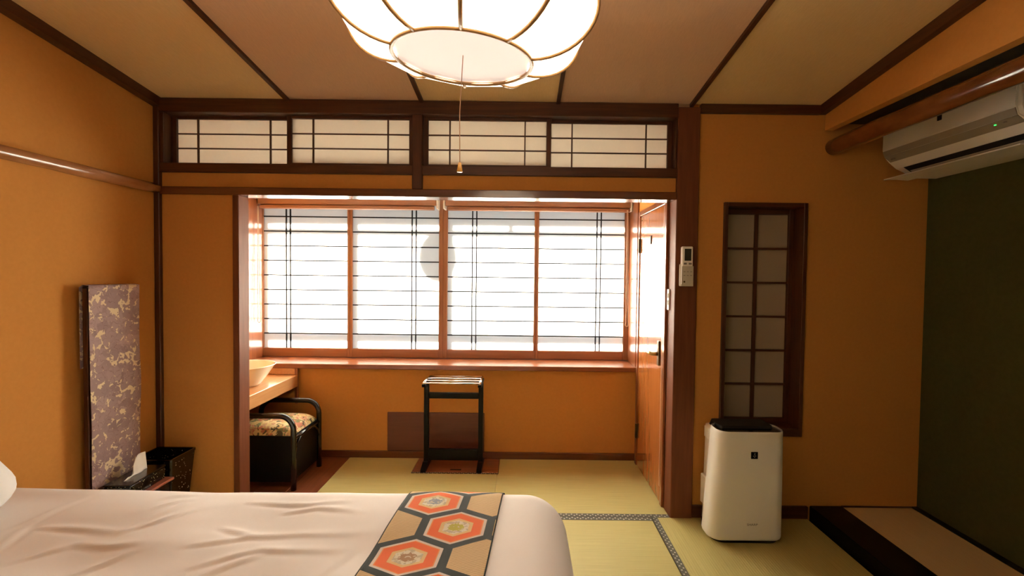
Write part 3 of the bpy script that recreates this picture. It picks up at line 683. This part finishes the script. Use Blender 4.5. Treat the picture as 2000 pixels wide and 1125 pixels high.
# ---- standing mirror, its cover, tissue box, waste bin
mx = -1.968
ms = thing('standing_mirror', (-1.93, 2.23, 0), 'dark framed dressing mirror on a low black cabinet by the left wall', 'mirror')
B('cabinet', XL + .014, -1.775, 2.03, 2.325, 0, .285, 'black_lacquer', ms, .004)
B('cabinet_top', XL + .012, -1.765, 2.02, 2.335, .285, .298, 'rust_edge', ms, .003)
B('mirror_frame', mx - .028, mx - .004, 2.092, 2.352, .298, 1.268, 'dark_z', ms, .003)
B('mirror_glass', mx - .004, mx - .001, 2.11, 2.334, .32, 1.25, 'chrome', ms)
def petal_mat():
    m, nt, b = new_mat('mauve_floral_cloth')
    tc = N(nt, 'ShaderNodeTexCoord'); no = N(nt, 'ShaderNodeTexNoise'); setin(no, Scale=30.0, Detail=2.0)
    nt.links.new(tc.outputs['Object'], no.inputs['Vector'])
    mp = N(nt, 'ShaderNodeMapping'); mp.inputs['Scale'].default_value = (0.2, 1, 1)
    ad = N(nt, 'ShaderNodeMixRGB'); ad.inputs[0].default_value = .06
    nt.links.new(tc.outputs['Object'], mp.inputs[0]); nt.links.new(mp.outputs[0], ad.inputs[1]); nt.links.new(no.outputs['Color'], ad.inputs[2])
    big = N(nt, 'ShaderNodeTexVoronoi'); setin(big, Scale=16.0); nt.links.new(ad.outputs[0], big.inputs['Vector'])
    sub = N(nt, 'ShaderNodeVectorMath', operation='SUBTRACT'); nt.links.new(ad.outputs[0], sub.inputs[0]); nt.links.new(big.outputs['Position'], sub.inputs[1])
    sp = N(nt, 'ShaderNodeSeparateXYZ'); nt.links.new(sub.outputs[0], sp.inputs[0])
    ang = X(nt, sp.outputs['Y'])._op('ARCTAN2', X(nt, sp.outputs['Z']))
    sc = N(nt, 'ShaderNodeSeparateColor'); nt.links.new(big.outputs['Color'], sc.inputs[0])
    ph = X(nt, sc.outputs[1]) * 6.28
    pet = ((ang + ph) * 2.5).sin().abs()                 # petal lobes
    rad = X(nt, big.outputs['Distance'])                 # in cell units
    edge = rad - (pet * .26 + .40)                       # <0 inside the flower
    base = mixc(nt, sc.outputs[0], (.29, .19, .195), (.46, .325, .32))
    vein = mixc(nt, (pet.lt(.22)) * .6, base, (.24, .14, .135))
    mid = mixc(nt, rad.lt(.08), vein, (.62, .48, .32))
    small = N(nt, 'ShaderNodeTexVoronoi'); setin(small, Scale=55.0); nt.links.new(ad.outputs[0], small.inputs['Vector'])
    sc2 = N(nt, 'ShaderNodeSeparateColor'); nt.links.new(small.outputs['Color'], sc2.inputs[0])
    gap = mixc(nt, X(nt, sc2.outputs[0]).lt(.42), (.36, .245, .24), (.78, .64, .43))
    c = mixc(nt, edge.lt(0), gap, mid)
    nt.links.new(c, b.inputs['Base Color']); b.inputs['Roughness'].default_value = .75
    return m
bm = BM(); nv, nu = 60, 16; g = []
for i in range(nv + 1):
    row = []
    for j in range(nu + 1):
        z = .340 + (1.280 - .340) * i / nv; u = j / nu
        fall = (1 - i / nv)
        y = 2.085 + .28 * u + .006 * math.sin(z * 9 + 1) * u
        x = mx + .010 + .006 * math.sin(u * 9 + z * 2) * fall + .004 * noise.noise((u * 3, z * 4, 1)) + .012 * fall * (1 - abs(2 * u - 1))
        row.append(bm.verts.new((x, y, z)))
    g.append(row)
for i in range(nv):
    for j in range(nu): bm.faces.new((g[i][j], g[i][j + 1], g[i + 1][j + 1], g[i + 1][j]))
# fold over the top and down the back
back = [[bm.verts.new((mx - .034 if zz < 1.279 else mx - .016, v.co.y, zz)) for v in g[-1]] for zz in (1.284, 1.272, .9)]
prev = g[-1]
for row in back:
    for j in range(nu): bm.faces.new((prev[j], prev[j + 1], row[j + 1], row[j]))
    prev = row
obj('mirror_cover', bm, petal_mat(), None, True, label='mauve cloth with cream flower print hung over the standing mirror', cat='cloth')

def fleck_mat(name, col, scale, thr, band=None):
    m, nt, b = new_mat(name)
    tc = N(nt, 'ShaderNodeTexCoord'); vo = N(nt, 'ShaderNodeTexVoronoi'); setin(vo, Scale=scale); nt.links.new(tc.outputs['Object'], vo.inputs['Vector'])
    no = N(nt, 'ShaderNodeTexNoise'); setin(no, Scale=18.0); nt.links.new(tc.outputs['Object'], no.inputs['Vector'])
    k = X(nt, vo.outputs['Distance']).lt(thr) * (X(nt, no.outputs['Fac']) * -1 + .5).lt(0.02)
    nt.links.new(mixc(nt, k, (.010, .007, .006), col), b.inputs['Base Color']); b.inputs['Roughness'].default_value = .2
    return m
tb = thing('tissue_box', (-1.84, 2.2, .298), 'black lacquered tissue box with gold flecks and a tissue sticking out', 'tissue box')
Rt = Matrix.Translation((-1.850, 2.20, 0)) @ Matrix.Rotation(math.radians(4), 4, 'Z')
obj('box', box(BM(), -.058, .058, -.115, .115, .298, .358, .004, 1, Rt), fleck_mat('gold_fleck', (.62, .50, .24), 120, .22), tb)
obj('box_lid', box(BM(), -.060, .060, -.117, .117, .358, .366, .002, 1, Rt), 'black_lacquer', tb)
bm = BM(); g = []
for i in range(13):
    row = []
    for j in range(9):
        u, v = i / 12, j / 8
        y = -.075 + .15 * u; h = .085 * (.12 + .88 * u ** 1.2) * v * (1 - .15 * math.sin(u * 7))
        x = .004 * math.sin(u * 12) + .022 * v * math.sin(u * 5 + 1) - .015 * v
        row.append(bm.verts.new(Rt @ Vector((x, y + .02 * v, .366 + h))))
    g.append(row)
for i in range(12):
    for j in range(8): bm.faces.new((g[i][j], g[i + 1][j], g[i + 1][j + 1], g[i][j + 1]))
o = obj('tissue', bm, 'tissue', tb, True); md = o.modifiers.new('thick', 'SOLIDIFY'); md.thickness = .0015

wb = thing('waste_bin', (-1.905, 2.448, 0), 'black lacquered tapered waste bin with pale flecks in the corner', 'waste bin')
bx, by = -1.905, 2.448
def sq(h, d=None): d = d or h; return rrect(bx - h, bx + h, by - d, by + d, .012, 3)
bm = loft(BM(), [(sq(.075, .068), .002), (sq(.105, .093), .365), (sq(.100, .088), .365), (sq(.071, .064), .012)], True, True)
obj('body', bm, fleck_mat('pale_fleck', (.36, .27, .19), 70, .19), wb)
bm = loft(BM(), [(sq(.107, .095), .360), (sq(.107, .095), .372), (sq(.099, .087), .372), (sq(.099, .087), .360)], False, False); obj('rim', bm, 'black_lacquer', wb)

# ---- bed, duvet, runner, pillow
BX0, BX1, BY0, BY1, BZ = -2.00, .186, .80, 1.885, .50
bed = thing('bed', ((BX0 + BX1) / 2, (BY0 + BY1) / 2, 0), 'single bed with its head against the left wall', 'bed')
B('base', BX0 + .02, BX1 - .13, BY0 + .12, BY1 - .12, .05, .25, 'dark_x', bed, .01)
for x in (BX0 + .1, BX1 - .25):
    for y in (BY0 + .17, BY1 - .17): B('leg', x - .03, x + .03, y - .03, y + .03, 0, .05, 'dark_z', bed)
obj('mattress', box(BM(), BX0 + .02, BX1 - .12, BY0 + .11, BY1 - .11, .25, .455, .05, 4), 'mattress', bed, True)
creases = [
    [(-1.671, 1.478), (-1.641, 1.528), (-1.626, 1.617), (-1.600, 1.725)],
    [(-1.587, 1.389), (-1.629, 1.522)],
    [(-1.569, 1.498), (-1.426, 1.483), (-1.258, 1.454)],
    [(-1.268, 1.465), (-1.195, 1.531), (-1.134, 1.603)],
    [(-1.273, 1.480), (-1.221, 1.587), (-1.187, 1.660)],
    [(-1.369, 1.407), (-1.256, 1.387), (-1.144, 1.397)],
    [(-1.252, 1.260), (-1.196, 1.320), (-1.133, 1.390)],
    [(-1.003, 1.392), (-0.931, 1.418), (-0.856, 1.453), (-0.699, 1.468), (-0.517, 1.469)],
    [(-0.973, 1.492), (-0.856, 1.453)],
    [(-0.929, 1.297), (-0.866, 1.341), (-0.790, 1.386), (-0.643, 1.383), (-0.515, 1.383)],
    [(-0.871, 1.271), (-0.815, 1.332), (-0.755, 1.373)],
    [(-0.548, 1.270), (-0.522, 1.333), (-0.497, 1.410)],
    [(-1.338, 1.660), (-1.284, 1.708), (-1.206, 1.734)],
    [(-1.287, 1.603), (-1.238, 1.659), (-1.192, 1.687)],
    [(-0.978, 1.661), (-0.768, 1.651), (-0.612, 1.685)],
    [(-1.482, 1.322), (-1.430, 1.374), (-1.369, 1.407)],
    [(-0.816, 1.600), (-0.721, 1.630), (-0.565, 1.605)],
    [(-1.9, 1.05), (-1.5, 1.12), (-1.2, 1.09)], [(-1.1, .95), (-.8, 1.06), (-.55, 1.10)]]
def seg_d(x, y, a, b):
    ax, ay = a; bx_, by_ = b; dx, dy = bx_ - ax, by_ - ay; L2 = dx * dx + dy * dy
    t = max(0, min(1, ((x - ax) * dx + (y - ay) * dy) / L2)); px, py = ax + t * dx, ay + t * dy
    sgn = 1 if dx * (y - ay) - dy * (x - ax) > 0 else -1
    return math.hypot(x - px, y - py) * sgn, t
def wrinkle(x, y):
    h = 0
    for i, c in enumerate(creases):
        if not (min(p[0] for p in c) - .12 < x < max(p[0] for p in c) + .12 and min(p[1] for p in c) - .12 < y < max(p[1] for p in c) + .12): continue
        best = None; n = len(c) - 1
        for k in range(n):
            d, t = seg_d(x, y, c[k], c[k + 1])
            if best is None or abs(d) < abs(best[0]): best = (d, (k + t) / n)
        d, t = best; w_ = .013 + .009 * t; tap = math.sin(math.pi * min(1, max(0, .08 + .9 * t))) ** .7
        h += .0042 * tap * (math.exp(-((d - .007) / w_) ** 2) - .8 * math.exp(-((d + .008) / (w_ * .8)) ** 2))
    n1 = noise.noise((x * 2.2 + 3, y * 3.4, 0)); n2 = noise.noise((x * 3 + y * 5, y * 9 - x * 4, 4.2)); n3 = noise.noise((x * 5.1, y * 7.3, 8.8))
    fade = 1 if x < -.45 else max(.12, 1 - (x + .45) / .35)
    return (h + .019 * n1 + .002 * n2 + .003 * n3) * fade
def cloth_pt(p, q, off=0.0, r=.16):
    xf_, y0_, y1_ = BX1 - r, BY0 + r, BY1 - r
    ex = max(0, p - xf_); ey = (q - y1_) if q > y1_ else ((q - y0_) if q < y0_ else 0)
    e = math.hypot(ex, ey); bxx, byy = min(p, xf_), min(max(q, y0_), y1_)
    z = BZ
    if e < 1e-9: x, y = p, q; nn = Vector((0, 0, 1))
    else:
        ux, uy = ex / e, ey / e; L = r * math.pi / 2
        if e < L: o_, d_ = r * math.sin(e / r), r * (1 - math.cos(e / r)); nn = Vector((ux * math.sin(e / r), uy * math.sin(e / r), math.cos(e / r)))
        else: o_, d_ = r + .02 * math.sin(9 * (bxx + byy) + math.atan2(uy, ux) * 4) * min(1, (e - L) / .2), r + min(e - L, .29); nn = Vector((ux, uy, .05))
        x, y = bxx + ux * o_, byy + uy * o_; z = BZ - d_
    top = max(0.0, 1 - e / .15)
    return Vector((x, y, z)) + nn * (wrinkle(x, y) * (top * .8 + .2) + off)
bm = BM(); g = []
P_ = [BX0 + .02 + (BX1 + .34 - BX0) * i / 260 for i in range(261)]; Q_ = [BY0 - .34 + (BY1 - BY0 + .68) * j / 190 for j in range(191)]
for p in P_: g.append([bm.verts.new(cloth_pt(p, q)) for q in Q_])
for i in range(260):
    for j in range(190): bm.faces.new((g[i][j], g[i + 1][j], g[i + 1][j + 1], g[i][j + 1]))
o = obj('duvet', bm, 'duvet', None, True, label='rumpled pinkish white duvet spread over the bed', cat='duvet')
# runner with woven hexagons
RW = .362
m, nt, b = new_mat('hexagon_brocade')
uvn = N(nt, 'ShaderNodeUVMap'); uvn.uv_map = 'UVMap'; sp = N(nt, 'ShaderNodeSeparateXYZ'); nt.links.new(uvn.outputs[0], sp.inputs[0])
no = N(nt, 'ShaderNodeTexNoise'); setin(no, Scale=60.0, Detail=4.0); nt.links.new(uvn.outputs[0], no.inputs['Vector'])
n2 = N(nt, 'ShaderNodeTexNoise'); setin(n2, Scale=4.2, Detail=0.0); nt.links.new(uvn.outputs[0], n2.inputs['Vector'])
U, V = X(nt, sp.outputs[0]), X(nt, sp.outputs[1])
VP_ = .325; HWD = .112
def hexd(u0, v0):
    du = (U - u0).abs(); dv = ((V - v0 + VP_ / 2).fmod(VP_) - VP_ / 2).abs() * (HWD * 1.732 / (VP_ / 2))
    return du.max(du * .5 + dv * .866)
V0 = .505
dO = hexd(.118, V0).min(hexd(.230, V0 + VP_ / 2))
dT = hexd(.342, V0).min(hexd(-.106, V0)).min(hexd(.006, V0 + VP_ / 2)).min(hexd(.454, V0 + VP_ / 2))
hatchl = ((U * 330 + V * 700) + X(nt, no.outputs['Fac']) * 6).sin()
tan = mixc(nt, hatchl * .5 + .5, (.53, .35, .16), (.70, .49, .25))
ctr = N(nt, 'ShaderNodeValToRGB'); ctr.color_ramp.interpolation = 'CONSTANT'; e_ = ctr.color_ramp.elements
e_[0].position = 0; e_[0].color = (.27, .28, .31, 1); e_[1].position = .36; e_[1].color = (.45, .39, .04, 1); q_ = e_.new(.66); q_.color = (.36, .19, .08, 1)
nt.links.new(((V - .41) * 2.05).v, ctr.inputs[0])
weave = mixc(nt, X(nt, no.outputs['Fac']).lt(.47), (.74, .64, .46), (.52, .40, .24))
blob = mixc(nt, X(nt, no.outputs['Fac']).lt(.42), ctr.outputs[0], (.62, .52, .36))
speck = mixc(nt, (dO + X(nt, no.outputs['Fac']) * .035).lt(.043), weave, blob)
c = mixc(nt, dT.lt(.098), (.030, .030, .022), tan)
c = mixc(nt, dO.lt(.0975), c, (.72, .58, .48))
c = mixc(nt, dO.lt(.088), c, (.82, .26, .06))
c = mixc(nt, dO.lt(.084), c, (.80, .125, .005))
c = mixc(nt, dO.lt(.054), c, (.74, .48, .20))
c = mixc(nt, (dO + X(nt, no.outputs['Fac']) * .012).lt(.048), c, speck)
edge = (U - RW / 2).abs()
c = mixc(nt, edge._op('GREATER_THAN', RW / 2 - .004), c, (.02, .018, .012))
nt.links.new(c, b.inputs['Base Color']); b.inputs['Roughness'].default_value = .75
b.inputs['Specular IOR Level'].default_value = .2
bp = N(nt, 'ShaderNodeBump'); setin(bp, Strength=.25, Distance=.001); nt.links.new(no.outputs['Fac'], bp.inputs['Height']); nt.links.new(bp.outputs[0], b.inputs['Normal'])
bm = BM(); uvl = bm.loops.layers.uv.new('UVMap'); nu, nv = 40, 200; g = []; uvs = {}
for i in range(nv + 1):
    q = BY1 + .30 - (BY1 - BY0 + .6) * i / nv; row = []
    for j in range(nu + 1):
        u = RW * j / nu
        p = -.4137 - .066 * (BY1 - q) + u
        v = bm.verts.new(cloth_pt(p, q, .005)); uvs[v] = (u, BY1 + .30 - q); row.append(v)
    g.append(row)
for i in range(nv):
    for j in range(nu):
        f = bm.faces.new((g[i][j], g[i][j + 1], g[i + 1][j + 1], g[i + 1][j]))
for f in bm.faces:
    for l in f.loops: l[uvl].uv = uvs[l.vert]
o = obj('bed_runner', bm, m, None, True, label='brocade bed runner with orange hexagons across the foot of the duvet', cat='bed runner')
md = o.modifiers.new('thick', 'SOLIDIFY'); md.thickness = .003; md.offset = 0
# pillow
bm = BM(); bmesh.ops.create_uvsphere(bm, u_segments=40, v_segments=24, radius=1.0)
Rp = Matrix.Translation((-1.90, 1.335, .635)) @ Matrix.Rotation(math.radians(40), 4, 'Y')
for v in bm.verts:
    c_ = v.co; s_ = lambda t, e: math.copysign(abs(t) ** e, t)
    p = Vector((s_(c_.x, .6) * .17, s_(c_.y, .55) * .33, c_.z * .085 * (1 - .25 * max(abs(c_.x), abs(c_.y)) ** 4)))
    p += Vector((0, 0, .008 * noise.noise((c_.x * 3, c_.y * 3, c_.z * 2))))
    v.co = Rp @ p
obj('pillow', bm, 'linen', None, True, label='white pillow propped at the head of the bed', cat='pillow')
